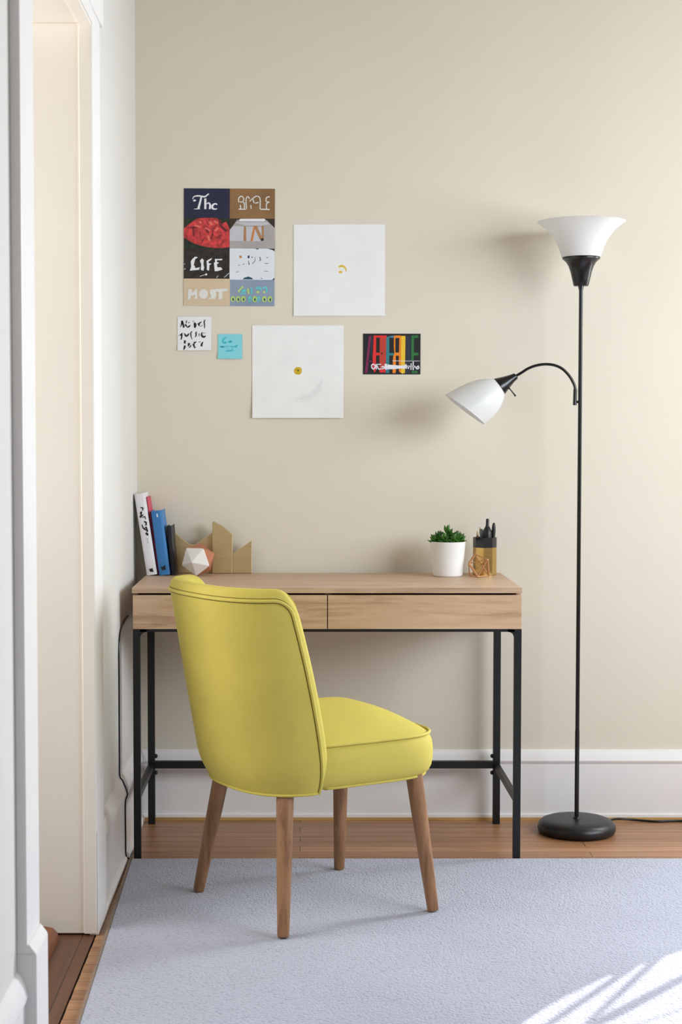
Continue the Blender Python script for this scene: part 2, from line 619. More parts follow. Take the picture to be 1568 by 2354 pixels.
def ucurve(z, u):
    """u in [-1, 1] round the back from one wing front to the other (u=0 is the middle of the back)"""
    w, yb, yf = prof(z)
    n = 2.55
    th = abs(u) * PI / 2
    x = w * math.sin(th) ** (2 / n)
    y = yf - (yf - yb) * max(0.0, math.cos(th)) ** (2 / n)
    return Vector((x if u >= 0 else -x, y, z))


def upath(z, steps=240):
    pts = [ucurve(z, -1 + 2 * i / steps) for i in range(steps + 1)]
    L = [0.0]
    for a, b in zip(pts, pts[1:]):
        L.append(L[-1] + (b - a).length)
    return pts, L


_UC = {}


def upoint(z, a):
    """point at fraction a (0..1, by length) round the back at height z"""
    key = round(z, 5)
    if key not in _UC:
        _UC[key] = upath(z)
    pts, L = _UC[key]
    t = a * L[-1]
    lo, hi = 0, len(L) - 1
    while hi - lo > 1:
        mid = (lo + hi) // 2
        if L[mid] <= t:
            lo = mid
        else:
            hi = mid
    q = (t - L[lo]) / max(1e-9, L[hi] - L[lo])
    return pts[lo].lerp(pts[hi], q), L[-1]


def base_pt(a, z):
    return upoint(z, a)[0]


def base_nrm(a, z):
    e = 0.004
    pa = base_pt(min(1, a + e), z) - base_pt(max(0, a - e), z)
    pz = base_pt(a, z + 0.004) - base_pt(a, z - 0.004)
    n = pa.cross(pz).normalized()
    p = base_pt(a, z)
    if n.dot(Vector((p.x, p.y + 0.05, 0))) < 0:
        n = -n
    return n


RC = 0.048                     # corner rounding where the top meets each wing front


def ztop(a):
    L = 0.70
    d = min(a, 1 - a) * L
    if d >= RC:
        drop = 0.0
    else:
        drop = RC - math.sqrt(max(0, RC * RC - (RC - d) ** 2))
    return ZT - drop - 0.006 * math.cos((a - 0.5) * 2 * PI) * 0.0


def cl(n, e=1.8):
    # 0..1 samples clustered at both ends
    out = []
    for i in range(n + 1):
        t = i / n
        t = 0.5 - 0.5 * math.cos(PI * t)
        out.append(t)
    return out


def prof_g(e, r):
    q = min(1.0, max(0.0, e / r))
    return math.sqrt(max(0.0, 1 - (1 - q) ** 2))


AS = cl(72)
TO, TI, RR = 0.016, 0.040, 0.034
NS = 44
outer, inner = [], []
for a in AS:
    zt_ = ztop(a)
    co, ci = [], []
    for i in range(NS + 1):
        t = i / NS
        t = math.sin(t * PI / 2) ** 1.0 if t > 0 else 0
        z = ZB + (zt_ - ZB) * t
        e1 = min(a, 1 - a) * 0.70
        e2 = zt_ - z
        e = min(e1, e2)
        if e1 < RR * 1.5 and e2 < RR * 1.5:
            x_, y_ = max(0, RR - e1), max(0, RR - e2)
            e = max(0.0, RR - math.hypot(x_, y_)) if (x_ or y_) else RR
        g = prof_g(e, RR)
        p, n = base_pt(a, z), base_nrm(a, z)
        co.append(p + n * (TO * g))
        ci.append(p - n * (TI * g))
    outer.append(co)
    inner.append(ci)
mb = MB()
nA = len(AS)
base = 0
for col in (outer, inner):
    for c in col:
        for p in c:
            mb.v.append(tuple(p))
off = nA * (NS + 1)
for i in range(nA - 1):
    for j in range(NS):
        q = [i * (NS + 1) + j, (i + 1) * (NS + 1) + j, (i + 1) * (NS + 1) + j + 1, i * (NS + 1) + j + 1]
        mb.face(q)
        mb.face([off + k for k in q][::-1])
# bottom closing strip
for i in range(nA - 1):
    mb.face([i * (NS + 1), (i + 1) * (NS + 1), off + (i + 1) * (NS + 1), off + i * (NS + 1)])
back = mb.build('backrest', M_yel, CH, angle=80)
bmm = bmesh.new()
bmm.from_mesh(back.data)
bmesh.ops.remove_doubles(bmm, verts=bmm.verts, dist=0.0004)
bmesh.ops.recalc_face_normals(bmm, faces=bmm.faces)
bmm.to_mesh(back.data)
bmm.free()


def outer_pt(a, z, lift=0.0):
    p, n = base_pt(a, z), base_nrm(a, z)
    e = min(min(a, 1 - a) * 0.70, ztop(a) - z)
    return p + n * (TO * prof_g(max(0.0, e), RR) + lift)


# welt running up one wing, across the top and down the other
PE = 0.0240
ae = PE / 0.70
path = []
zc = ZT - PE
r2 = 0.038
zs = [ZB + (zc - r2 - ZB) * i / 26 for i in range(27)]
def low_shift(z):
    return 0.012 / 0.70 * min(1.0, max(0.0, (0.42 - z) / 0.094)) ** 1.4


path += [outer_pt(ae - low_shift(z), z, 0.0015) for z in zs]
for k in range(1, 8):
    t = k / 8 * PI / 2
    path.append(outer_pt(ae + (r2 / 0.70) * (1 - math.cos(t)), zc - r2 + r2 * math.sin(t), 0.0015))
a0 = ae + r2 / 0.70
for i in range(61):
    path.append(outer_pt(a0 + (1 - 2 * a0) * i / 60, zc, 0.0015))
for k in range(7, 0, -1):
    t = k / 8 * PI / 2
    path.append(outer_pt(1 - ae - (r2 / 0.70) * (1 - math.cos(t)), zc - r2 + r2 * math.sin(t), 0.0015))
path += [outer_pt(1 - ae + low_shift(z), z, 0.0015) for z in reversed(zs)]
mb = MB().tube(path, 0.0040, 10)
mb.build('back_piping', M_yelp, CH, angle=80)
# seam lines either side of the welt, groove shade put into their dark colour
M_seam = paint('seam_groove_shade', (92, 84, 22), 0.9)


def side_path(d):
    pe, rr2 = PE + d, 0.038 - d
    a1, z1 = pe / 0.70, ZT - pe
    zz = [ZB + (z1 - rr2 - ZB) * i / 26 for i in range(27)]
    out = [outer_pt(a1 - low_shift(z), z, -0.0002) for z in zz]
    for k in range(1, 8):
        t = k / 8 * PI / 2
        out.append(outer_pt(a1 + (rr2 / 0.70) * (1 - math.cos(t)), z1 - rr2 + rr2 * math.sin(t), -0.0002))
    b1 = a1 + rr2 / 0.70
    out += [outer_pt(b1 + (1 - 2 * b1) * i / 60, z1, -0.0002) for i in range(61)]
    for k in range(7, 0, -1):
        t = k / 8 * PI / 2
        out.append(outer_pt(1 - a1 - (rr2 / 0.70) * (1 - math.cos(t)), z1 - rr2 + rr2 * math.sin(t), -0.0002))
    return out + [outer_pt(1 - a1 + low_shift(z), z, -0.0002) for z in reversed(zz)]


for d in (-0.0052, 0.0052):
    MB().tube(side_path(d), 0.0008, 6).build('seam', M_seam, CH, angle=80)


# seat: rounded block with a domed top
def seat_ring(z, inset, n=96):
    x_, yb, yf = 0.219 - inset, -0.205 + inset, 0.268 - inset
    yc, hy = (yf + yb) / 2, (yf - yb) / 2
    pts = []
    for k in range(n):
        t = 2 * PI * k / n
        e = 2 / 4.2
        cx_, sx_ = math.cos(t), math.sin(t)
        pts.append(Vector((x_ * math.copysign(abs(cx_) ** e, cx_), yc + hy * math.copysign(abs(sx_) ** e, sx_), z)))
    return pts


SP = 0.432
rg = [seat_ring(z, i) for z, i in ((ZB, 0.050), (ZB, 0.026), (ZB + 0.004, 0.018), (ZB + 0.012, 0.0095), (ZB + 0.025, 0.004), (ZB + 0.045, 0.001), (ZB + 0.065, 0.001),
                                     (ZB + 0.085, 0.003), (SP - 0.006, 0.009), (SP - 0.002, 0.0125))]
for k in range(0, 15):
    q = k / 15
    ins = 0.0135 + 0.190 * q
    zz = SP - 0.001 + 0.070 * math.sin(min(1, q * 1.05) * PI / 2) ** 0.95
    rg.append(seat_ring(zz, ins))
MB().rings(rg, True, True, True).build('seat', M_yel, CH, angle=60)
MB().tube([p for p in seat_ring(SP, 0.0085)], 0.0038, 8, closed=True).build('seat_piping', M_yelp, CH, angle=80)
# welt round the lower edge of back and seat
low = []
for i in range(61):
    low.append(outer_pt(0.02 + 0.96 * i / 60, ZB + 0.002, 0.0005))
front = [p for p in seat_ring(ZB + 0.003, 0.018) if p.y > low[-1].y + 0.01]
front.sort(key=lambda p: -math.atan2(p.x, p.y + 0.3))
front = sorted(front, key=lambda p: math.atan2(p.y, p.x))
if (front[0] - low[-1]).length > (front[-1] - low[-1]).length:
    front = front[::-1]
MB().tube(low + front, 0.0036, 8, closed=True).build('bottom_piping', M_yelp, CH, angle=80)
for sx in (-1, 1):
    for sy in (-1, 1):
        top = Vector(((0.172 if sy > 0 else 0.158) * sx, 0.186 * sy if sy > 0 else -0.170, ZB + 0.006))
        foot = Vector((0.221 * sx, 0.211 * sy, 0.0))
        pts = [foot.lerp(top, t) for t in (0, 0.006, 0.02, 0.35, 0.7, 1.0)]
        MB().tube(pts, [0.0125, 0.0138, 0.0143, 0.0170, 0.0195, 0.0210], 24).build('leg', M_leg, CH, angle=50)

# ------------------------------------------------------------------ floor lamp
LY = -0.175
LX = 0.821
lamp = thing('floor_lamp', 'tall black floor lamp with an upward white shade and a curved reading arm', 'lamp', (LX, LY, 0))
r = 0.115
bp = [(0.0, 0.0), (r * 0.90, 0.0), (r * 0.97, 0.004), (r, 0.013), (r * 0.995, 0.021), (r * 0.965, 0.029), (r * 0.90, 0.036), (r * 0.80, 0.0405), (r * 0.6, 0.0425), (0.017, 0.0435), (0.0, 0.0435)]
MB().lathe(bp, n=72, cap0=False, cap1=False).build('base', M_blackm, lamp, angle=50)
MB().lathe([(0.0, 0.043), (0.012, 0.043), (0.011, 0.046), (0.0066, 0.048), (0.0066, 0.30), (0.0060, 0.31), (0.0058, 1.60), (0.0085, 1.612), (0.0085, 1.618), (0.0, 1.618)], n=24, cap0=False, cap1=False).build('pole', M_black, lamp, angle=50)
sp = [(0.0, 1.6135), (0.0205, 1.6135), (0.0222, 1.6165), (0.0262, 1.634), (0.0310, 1.655), (0.0365, 1.671), (0.0430, 1.682), (0.0500, 1.689), (0.0545, 1.692), (0.0550, 1.695), (0.0535, 1.697), (0.0, 1.697)]
MB().lathe(sp, n=48, cap0=False, cap1=False).build('shade_socket', M_black, lamp, angle=45)
so = [(0.0560, 1.6975), (0.0600, 1.711), (0.0665, 1.729), (0.0745, 1.7455), (0.0850, 1.762), (0.0960, 1.775), (0.1085, 1.7865), (0.1200, 1.795), (0.1280, 1.8)]
si = [(a - 0.003, b + 0.001) for a, b in so[::-1]]
MB().lathe([(0.0, 1.6975)] + so + si + [(0.0, 1.7005)], n=72, cap0=False, cap1=False).build('uplight_shade', M_shade, lamp, angle=60)


def lp(X, Z, dy=0.0):
    return Vector((X - LX, dy, Z))


# bracket + curved arm
MB().tube([lp(0.8055, 1.266), lp(0.8062, 1.29), lp(0.8068, 1.313)], 0.0056, 14).build('arm_bracket', M_black, lamp)
MB().tube([lp(0.8055, 1.276), lp(0.821, 1.276)], 0.0040, 10).build('bracket_screw', M_black, lamp)
arm_px = [(0.8068, 1.311), (0.8045, 1.323), (0.7995, 1.3345), (0.7880, 1.3530), (0.7690, 1.3720), (0.7455, 1.3830), (0.7185, 1.3860),
          (0.6915, 1.3822), (0.6680, 1.3735), (0.6490, 1.3615), (0.6310, 1.3510)]


def smooth_path(P, m=6):
    P = [Vector(p) for p in P]
    out = []
    for i in range(len(P) - 1):
        p0, p1, p2, p3 = P[max(0, i - 1)], P[i], P[i + 1], P[min(len(P) - 1, i + 2)]
        for k in range(m):
            t = k / m
            out.append(0.5 * ((2 * p1) + (p2 - p0) * t + (2 * p0 - 5 * p1 + 4 * p2 - p3) * t * t + (3 * p1 - p0 - 3 * p2 + p3) * t ** 3))
    out.append(P[-1])
    return out


MB().tube(smooth_path([lp(a, b) for a, b in arm_px]), 0.0042, 12).build('reading_arm', M_black, lamp)


def disc_ring(c, axis, r, n=48):
    axis = axis.normalized()
    side = Vector((0, 1, 0))
    up = axis.cross(side).normalized()
    return [c + side * (r * math.cos(2 * PI * k / n)) + up * (r * math.sin(2 * PI * k / n)) for k in range(n)]


a0v, a1v = Vector((-0.81, 0, -0.585)), Vector((-0.606, 0, -0.795))
s0, s1 = lp(0.6325, 1.352), lp(0.5830, 1.3205)
rr_ = [disc_ring(s0.lerp(s1, t), a0v, q) for t, q in ((-0.03, 0.004), (0.0, 0.0095), (0.25, 0.0125), (0.6, 0.0195), (0.92, 0.0268), (1.0, 0.0275), (1.02, 0.025))]
MB().rings(rr_).build('reading_socket', M_black, lamp, angle=50)
c0, c1 = s1, lp(0.4835, 1.2535)
prs = []
for k in range(13):
    t = k / 12
    prs.append((c0.lerp(c1, t), a0v.lerp(a1v, t), 0.0275 + (0.0723 - 0.0275) * t + 0.0115 * math.sin(PI * t ** 0.75)))
ro = [disc_ring(c, a, q) for c, a, q in prs]
ri = [disc_ring(c, a, q - 0.0025) for c, a, q in prs[::-1]]
MB().rings(ro + ri, True, True, True).build('reading_shade', M_shade, lamp, angle=60)
MB().tube([lp(0.6080, 1.3190, -0.012), lp(0.6150, 1.3110, -0.014), lp(0.6250, 1.2990, -0.014), lp(0.6300, 1.2925, -0.013)], [0.0035, 0.0016, 0.002, 0.003], 10).build('switch', M_black, lamp)
cord = [(0.915, -0.115, 0.012), (0.945, -0.075, 0.014), (0.975, -0.052, 0.011), (1.005, -0.045, 0.0075), (1.045, -0.047, 0.0045), (1.085, -0.055, 0.004), (1.13, -0.050, 0.004), (1.18, -0.052, 0.004), (1.26, -0.075, 0.004), (1.36, -0.06, 0.004), (1.50, -0.05, 0.004), (1.60, -0.045, 0.005), (1.66, -0.030, 0.04), (1.67, -0.026, 0.12)]
MB().tube(smooth_path([(a - LX, b - LY, c) for a, b, c in cord]), 0.0036, 10).build('power_cord', M_black, lamp)

# ------------------------------------------------------------------ desk shadow's edge, built as a thin black line on the pale wall
shade_line = smooth_path([(-0.4945, -0.30, 0.66), (-0.4945, -0.40, 0.655), (-0.4945, -0.50, 0.64), (-0.4945, -0.533, 0.60), (-0.4945, -0.536, 0.50), (-0.4945, -0.536, 0.30),
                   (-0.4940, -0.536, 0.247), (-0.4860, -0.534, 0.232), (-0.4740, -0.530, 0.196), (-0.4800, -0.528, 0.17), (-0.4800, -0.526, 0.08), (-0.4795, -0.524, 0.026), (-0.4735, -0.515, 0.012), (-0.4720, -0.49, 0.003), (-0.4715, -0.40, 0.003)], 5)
o = MB().tube(shade_line, 0.0021, 8).build('shadow_edge_line', M_black)
tag(o, 'thin black line built along the desk shadow edge, down the pale wall and over its baseboard beside the desk', 'shadow line')

# ------------------------------------------------------------------ things on the desk
DT = 0.7607
M_page = paint('cream_book_pages', (226, 220, 206), 0.9, 0.06, 3, 0.3, 60, stretch=(60, 1, 1))


def stroke(mb, pts, wid, mat, plane, m=4):
    """flat brush stroke through 2-D points; plane maps (u, v) to 3-D"""
    P = [Vector((p[0], p[1], 0)) for p in pts]
    if not isinstance(wid, (list, tuple)):
        wid = [wid] * len(P)
    if len(P) > 2:
        SPn = smooth_path(P, m)
        ws = []
        for i in range(len(P) - 1):
            for k in range(m):
                ws.append(wid[i] + (wid[i + 1] - wid[i]) * k / m)
        ws.append(wid[-1])
    else:
        SPn, ws = P, wid
    l, r_ = [], []
    for i, p in enumerate(SPn):
        t = (SPn[min(i + 1, len(SPn) - 1)] - SPn[max(0, i - 1)]).normalized()
        nn = Vector((-t.y, t.x, 0)) * ws[i] * 0.5
        l.append(p + nn)
        r_.append(p - nn)
    b = len(mb.v)
    for p, q in zip(l, r_):
        mb.v.append(tuple(plane(p.x, p.y)))
        mb.v.append(tuple(plane(q.x, q.y)))
    for i in range(len(SPn) - 1):
        mb.face((b + 2 * i, b + 2 * i + 1, b + 2 * i + 3, b + 2 * i + 2), mat)


def blob(mb, pts, mat, plane):
    b = len(mb.v)
    for p in pts:
        mb.v.append(tuple(plane(*p)))
    mb.face(range(b, b + len(pts)), mat)


def oval(cx_, cy_, rx, ry, n=20, wob=0.0, seed=0):
    rnd = random.Random(seed)
    return [(cx_ + rx * math.cos(2 * PI * k / n) * (1 + wob * rnd.uniform(-1, 1)), cy_ + ry * math.sin(2 * PI * k / n) * (1 + wob * rnd.uniform(-1, 1))) for k in range(n)]


def book(name, label, x, y, thick, high, deep, lean, cover, marks=None):
    """upright book resting on its lower corner at x, leaning towards -x by lean degrees; spine faces -y"""
    t = thing(name, label, 'book', (x, y, DT))
    t.rotation_euler = (0, math.radians(-lean), 0)
    c = 0.0018
    mb = MB()
    # spine (slightly rounded) and two boards
    mb.prism([(0, 0.0), (0, -0.002), (thick * 0.2, -0.0042), (thick * 0.5, -0.005), (thick * 0.8, -0.0042), (thick, -0.002), (thick, 0.0)], 0.0, high, axis='z')
    mb.box(0, c, 0, deep, 0, high)
    mb.box(thick - c, thick, 0, deep, 0, high)
    mb.build('cover', cover, t, smooth=False, bevel=0.0005)
    MB().box(c, thick - c, 0.0005, deep - 0.003, 0.002, high - 0.003).build('page_block', M_page, t, smooth=False)
    if marks:
        marks(t, thick, high)
    return t


M_bw = paint('white_book_cover', (232, 230, 234), 0.45)
M_bb = paint('blue_book_cover', (54, 122, 186), 0.45)
M_bk = paint('black_notebook_cover', (26, 26, 34), 0.5)
M_br = paint('red_book_cover', (206, 70, 92), 0.5)
M_ink = paint('black_ink', (18, 18, 22), 0.6)
M_wink = paint('white_ink', (226, 230, 234), 0.6)
M_gink = paint('grey_ink', (170, 170, 176), 0.6)


def white_marks(t, th, h):
    mb = MB()
    pl = lambda u, v: (th / 2 + u * 0.001, -0.0056, h - v * 0.001)
    # hand-lettered title running down the spine
    for pts, w in ([((-3, 42), (4, 44), (2, 52)), [3, 4, 2]], [((-6, 60), (-2, 54), (-4, 66), (2, 64)), [3, 4, 4, 3]], [((-8, 66), (-5, 71)), 5],
                   [((-2, 72), (6, 70), (7, 78)), [2, 3, 2]], [((1, 84), (7, 88), (5, 97)), [3, 5, 3]], [((-6, 92), (-3, 104), (6, 112)), [2, 4, 3]],
                   [((-1, 108), (5, 101), (7, 116)), [2, 3, 5]], [((2, 118), (7, 126)), 6.5]):
        stroke(mb, pts, w, 0, pl)
    for v in (134, 140, 146):
        stroke(mb, [(2, v), (4, v + 4)], 2.2, 1, pl)
    mb.build('spine_title', [M_ink, M_gink], t, smooth=False)
    mb = MB()
    blob(mb, [(-6, 222), (-4.5, 226), (3, 225.5), (4, 222), (7, 236), (-4, 235)], 0, pl)
    mb.build('spine_emblem', M_ink, t, smooth=False)


def blue_marks(t, th, h):
    mb = MB()
    pl = lambda u, v: (th / 2 + u * 0.001, -0.0056, h - v * 0.001)
    blob(mb, [(-1, 9), (3, 9), (3.5, 19), (-0.5, 19)], 0, pl)
    mb.build('spine_title', M_wink, t, smooth=False)
    mb = MB()
    blob(mb, [(-8, 165), (-4, 168), (0, 166), (5, 163), (6, 177), (-6, 178)], 0, pl)
    mb.build('spine_emblem', M_ink, t, smooth=False)


book('hardcover_book', 'tall white book leaning on the pale wall, black lettering on its spine', -0.4560, -0.126, 0.0305, 0.245, 0.112, 8.6, M_bw, white_marks)
book('thin_book', 'thin red book between the white and blue books', -0.4248, -0.100, 0.0055, 0.236, 0.080, 8.4, M_br)
book('paperback_book', 'blue book leaning on the tall white book', -0.4190, -0.126, 0.0320, 0.193, 0.110, 7.2, M_bb, blue_marks)
book('notebook', 'short black notebook at the end of the row, beside the blue book', -0.3862, -0.110, 0.0165, 0.148, 0.085, 4.6, M_bk)

# gold skyline organizer against the wall
M_gold = paint('brushed_brass', (200, 178, 136), 0.40, 0.08, 4, 0.05, 300, metal=0.6, stretch=(1, 1, 40))
org = thing('desk_organizer', 'brushed gold skyline-shaped desk organizer against the wall behind the white polyhedron', 'organizer', (-0.24, -0.048, DT))
S_ = 0.001302


def op(px, py):
    return ((px - 690) * S_ + 0.24, (1316.5 - py) * S_)


pan = [([(394, 1316), (394, 1221), (402, 1225), (412, 1234), (424, 1243), (436, 1250), (446, 1250), (460, 1239), (486, 1222), (486, 1316)], 0.006, 0.020),
       ([(486, 1316), (486, 1197), (490, 1195), (512, 1208), (533, 1225), (533, 1316)], -0.006, 0.010),
       ([(534, 1316), (534, 1271), (538, 1267), (558, 1254), (578, 1240), (578, 1316)], -0.003, 0.012)]
for poly, ya, yb in pan:
    MB().prism([op(*p) for p in poly], ya, yb).build('panel', M_gold, org, smooth=False, bevel=0.0012)

# faceted white and copper polyhedron
M_cop = paint('copper_paint', (186, 120, 88), 0.4, 0.06, 20, metal=0.35)
M_cer = paint('matte_white_ceramic', (236, 234, 230), 0.55, 0.02, 10)
phi = (1 + 5 ** 0.5) / 2
ico = bmesh.new()
bmesh.ops.create_icosphere(ico, subdivisions=1, radius=0.052)
pole_v = Vector((0, 0, 1))
view = Vector((-0.32, -0.94, -0.10)).normalized()
q1 = pole_v.rotation_difference(view)
for v in ico.verts:
    v.co = q1 @ v.co
# roll about the view axis until one ring vertex points down
ring = sorted(ico.verts, key=lambda v: -v.co.dot(view))[1:6]
low_v = min(ring, key=lambda v: v.co.z)
down = Vector((0.0, 0, -1))
pr = lambda a: (a - view * a.dot(view)).normalized()
qr = pr(low_v.co).rotation_difference(pr(down))
for v in ico.verts:
    v.co = qr @ v.co
zmin = min(v.co.z for v in ico.verts)
tip = max(ico.verts, key=lambda v: v.co.dot(view))
white_f = [f for f in ico.faces if tip in f.verts]
mb = MB()
for f in ico.faces:
    b = len(mb.v)
    mb.v += [tuple(v.co + Vector((0, 0, -zmin))) for v in f.verts]
    mb.face([b, b + 1, b + 2], 0 if f in white_f else 1)
ico.free()
o = mb.build('polyhedron_ornament', [M_cer, M_cop], smooth=False, loc=(-0.303, -0.128, DT))
bmm = bmesh.new()
bmm.from_mesh(o.data)
bmesh.ops.remove_doubles(bmm, verts=bmm.verts, dist=0.0005)
bmesh.ops.recalc_face_normals(bmm, faces=bmm.faces)
bmm.to_mesh(o.data)
bmm.free()
md = o.modifiers.new('bevel', 'BEVEL')
md.width, md.segments = 0.0016, 3
tag(o, 'white faceted polyhedron with copper facets, behind the chair back on the desk', 'ornament')

# potted succulent
plant = thing('potted_succulent', 'small dark green succulent in a tapered white pot', 'plant', (0.4385, -0.138, DT))
pot = [(0.0, 0.0), (0.040, 0.0), (0.0428, 0.0015), (0.0442, 0.006), (0.0475, 0.045), (0.0520, 0.0995), (0.0527, 0.1022), (0.0515, 0.1030), (0.0495, 0.1020), (0.0480, 0.090), (0.0, 0.090)]
MB().lathe(pot, n=64, cap0=False, cap1=False).build('pot', paint('satin_white_pot', (238, 238, 238), 0.35, 0.015), plant, angle=50)
MB().lathe([(0.0, 0.0965), (0.03, 0.0965), (0.0482, 0.094), (0.0482, 0.0905), (0.0, 0.0905)], n=40, cap0=False, cap1=False).build('soil', paint('dark_soil', (48, 38, 28), 0.95, 0.4, 200, 0.8, 300), plant)
rnd = random.Random(5)
mb = MB()


def leaf(mb, p, d, length, wid, up=Vector((0, 0, 1)), mat=0):
    d = d.normalized()
    side = d.cross(up)
    side = side.normalized() if side.length > 1e-4 else Vector((1, 0, 0))
    nor = side.cross(d).normalized()
    rg = []
    for t, w, th in ((0, 0.30, 0.30), (0.15, 0.55, 0.42), (0.4, 0.95, 0.5), (0.6, 1.0, 0.46), (0.8, 0.72, 0.34), (0.93, 0.36, 0.2), (1.0, 0.05, 0.05)):
        c = p + d * (length * t) + nor * (0.12 * length * (t * t))
        rg.append([c + side * (math.cos(2 * PI * k / 8) * wid * 0.5 * w) + nor * (math.sin(2 * PI * k / 8) * wid * 0.5 * th) for k in range(8)])
    mb.rings(rg, True, True, True, mat)


heads = [(0.0, 0.0, 0.024, 0.034, 0.0), (-0.028, 0.008, 0.006, 0.030, 0.6), (0.027, -0.006, 0.007, 0.032, 0.3), (0.010, 0.026, 0.012, 0.028, 0.9), (-0.012, -0.026, 0.004, 0.026, 0.2),
         (-0.020, 0.024, 0.008, 0.028, 0.4), (0.016, -0.026, 0.004, 0.026, 0.8), (-0.040, -0.006, 0.003, 0.024, 0.1), (0.038, 0.008, 0.004, 0.026, 1.1)]
for hx, hy, hz, L_, tw in heads:
    c = Vector((hx, hy, 0.095 + hz))
    mb.tube([Vector((hx * 0.8, hy * 0.8, 0.093)), c + Vector((0, 0, 0.004))], 0.003, 6)
    tilt = Vector((hx, hy, 0)) * 14
    for ring_i, (n_, el) in enumerate(((5, 14), (4, 44), (3, 74))):
        for k in range(n_):
            az = 2 * PI * k / n_ + tw + ring_i * 0.7 + rnd.uniform(-0.25, 0.25)
            e_ = math.radians(el + rnd.uniform(-10, 10))
            d = Vector((math.cos(az) * math.cos(e_), math.sin(az) * math.cos(e_), math.sin(e_))) + tilt * 0.6
            leaf(mb, c + Vector((0, 0, 0.004 * ring_i)), d, L_ * rnd.uniform(0.8, 1.1) * (1 - 0.08 * ring_i), 0.0098)
M_green = paint('dark_succulent_green', (58, 108, 34), 0.38, 0.45, 60, spec=0.5)
mb.build('foliage', M_green, plant, angle=70)

# brass pen cup and what stands in it
CUX, CUY = 0.5525, -0.100
cup = thing('pen_cup', 'eight-sided brass pen cup with a black upper band, beside the white pot', 'pen cup', (CUX, CUY, DT))


def octo(r, z):
    return [Vector((r * math.cos(math.radians(-11 - 45 * k)), r * math.sin(math.radians(-11 - 45 * k)), z)) for k in range(8)]


RO = 0.0350
M_cupg = paint('polished_brass_cup', (200, 164, 98), 0.22, 0.05, 10, metal=1.0)
M_cupb = paint('gloss_black_cup_band', (17, 17, 20), 0.25, 0.1, 10)
MB().rings([octo(RO - 0.001, 0.0), octo(RO, 0.001), octo(RO, 0.0830), octo(RO - 0.002, 0.0830), octo(RO - 0.002, 0.003)], True, True, True).build('cup_body', M_cupg, cup, smooth=False)
MB().rings([octo(RO - 0.0019, 0.0831), octo(RO + 0.0002, 0.0831), octo(RO + 0.0002, 0.1130), octo(RO - 0.002, 0.1130), octo(RO - 0.0021, 0.0831)], True, False, False).build('black_band', M_cupb, cup, smooth=False)


def pen(name, label, cat, dx, dy, lx, ly, parts, mat, prt=None):
    """pen standing in the cup, from the cup floor leaning by (lx, ly) over its length"""
    t = thing(name, label, cat, (CUX + dx, CUY + dy, DT + 0.0045))
    d = Vector((lx, ly, 1)).normalized()
    t.rotation_euler = Vector((0, 0, 1)).rotation_difference(d).to_euler()
    for nm, pr_, mt, n_ in parts:
        MB().lathe(pr_, n=n_, cap0=True, cap1=True).build(nm, mt, t, angle=40)
    return t


M_mk = paint('matte_black_marker', (14, 14, 17), 0.4, 0.1, 20)
pen('marker_pen', 'thick black marker with a narrow tip, tallest in the brass pen cup', 'marker', 0.004, -0.006, 0.02, 0.0,
    [('barrel', [(0.006, 0), (0.0125, 0.004), (0.0150, 0.10), (0.0152, 0.118), (0.0140, 0.126), (0.0100, 0.134), (0.0066, 0.140)], M_mk, 24),
     ('cap', [(0.0064, 0.1402), (0.0050, 0.146), (0.0048, 0.160), (0.0044, 0.163), (0.002, 0.1645)], M_mk, 20)], M_mk)
pen('ballpoint_pen', 'slim black pen in the brass pen cup, right of the thick marker', 'pen', 0.0215, -0.008, 0.03, 0.0,
    [('barrel', [(0.002, 0), (0.0042, 0.008), (0.0052, 0.05), (0.0052, 0.118)], M_mk, 18),
     ('cap', [(0.0058, 0.1182), (0.0060, 0.130), (0.0054, 0.142), (0.0036, 0.150), (0.001, 0.1525)], M_mk, 18)], M_mk)
M_pg = paint('green_pencil_paint', (96, 168, 108), 0.4)
M_pb = paint('brown_pencil_paint', (142, 104, 78), 0.5)
M_pl = paint('grey_blue_pen_paint', (122, 128, 158), 0.4)
M_wd = paint('bare_pencil_wood', (206, 170, 124), 0.7)
for nm, lb, dx, dy, lx, ly, h, mt in (('pencil', 'green pencil leaning in the brass pen cup', 0.004, 0.012, -0.125, 0.02, 0.140, M_pg),
                                       ('pencil', 'brown pencil in the brass pen cup, shorter than the green one', -0.012, 0.006, -0.085, -0.02, 0.128, M_pb)):
    pen(nm, lb, 'pencil', dx, dy, lx, ly, [('shaft', [(0.0036, 0), (0.0036, h - 0.014)], mt, 6), ('tip', [(0.0035, h - 0.0139), (0.0008, h)], M_wd, 8)], mt)
pen('ballpoint_pen', 'grey blue pen in the brass pen cup, between the green pencil and the black marker', 'pen', -0.004, 0.004, -0.035, 0.06,
    [('barrel', [(0.002, 0), (0.0042, 0.01), (0.0046, 0.108)], M_pl, 16), ('cap', [(0.0048, 0.1082), (0.0048, 0.128), (0.003, 0.133)], M_pl, 16)], M_pl)

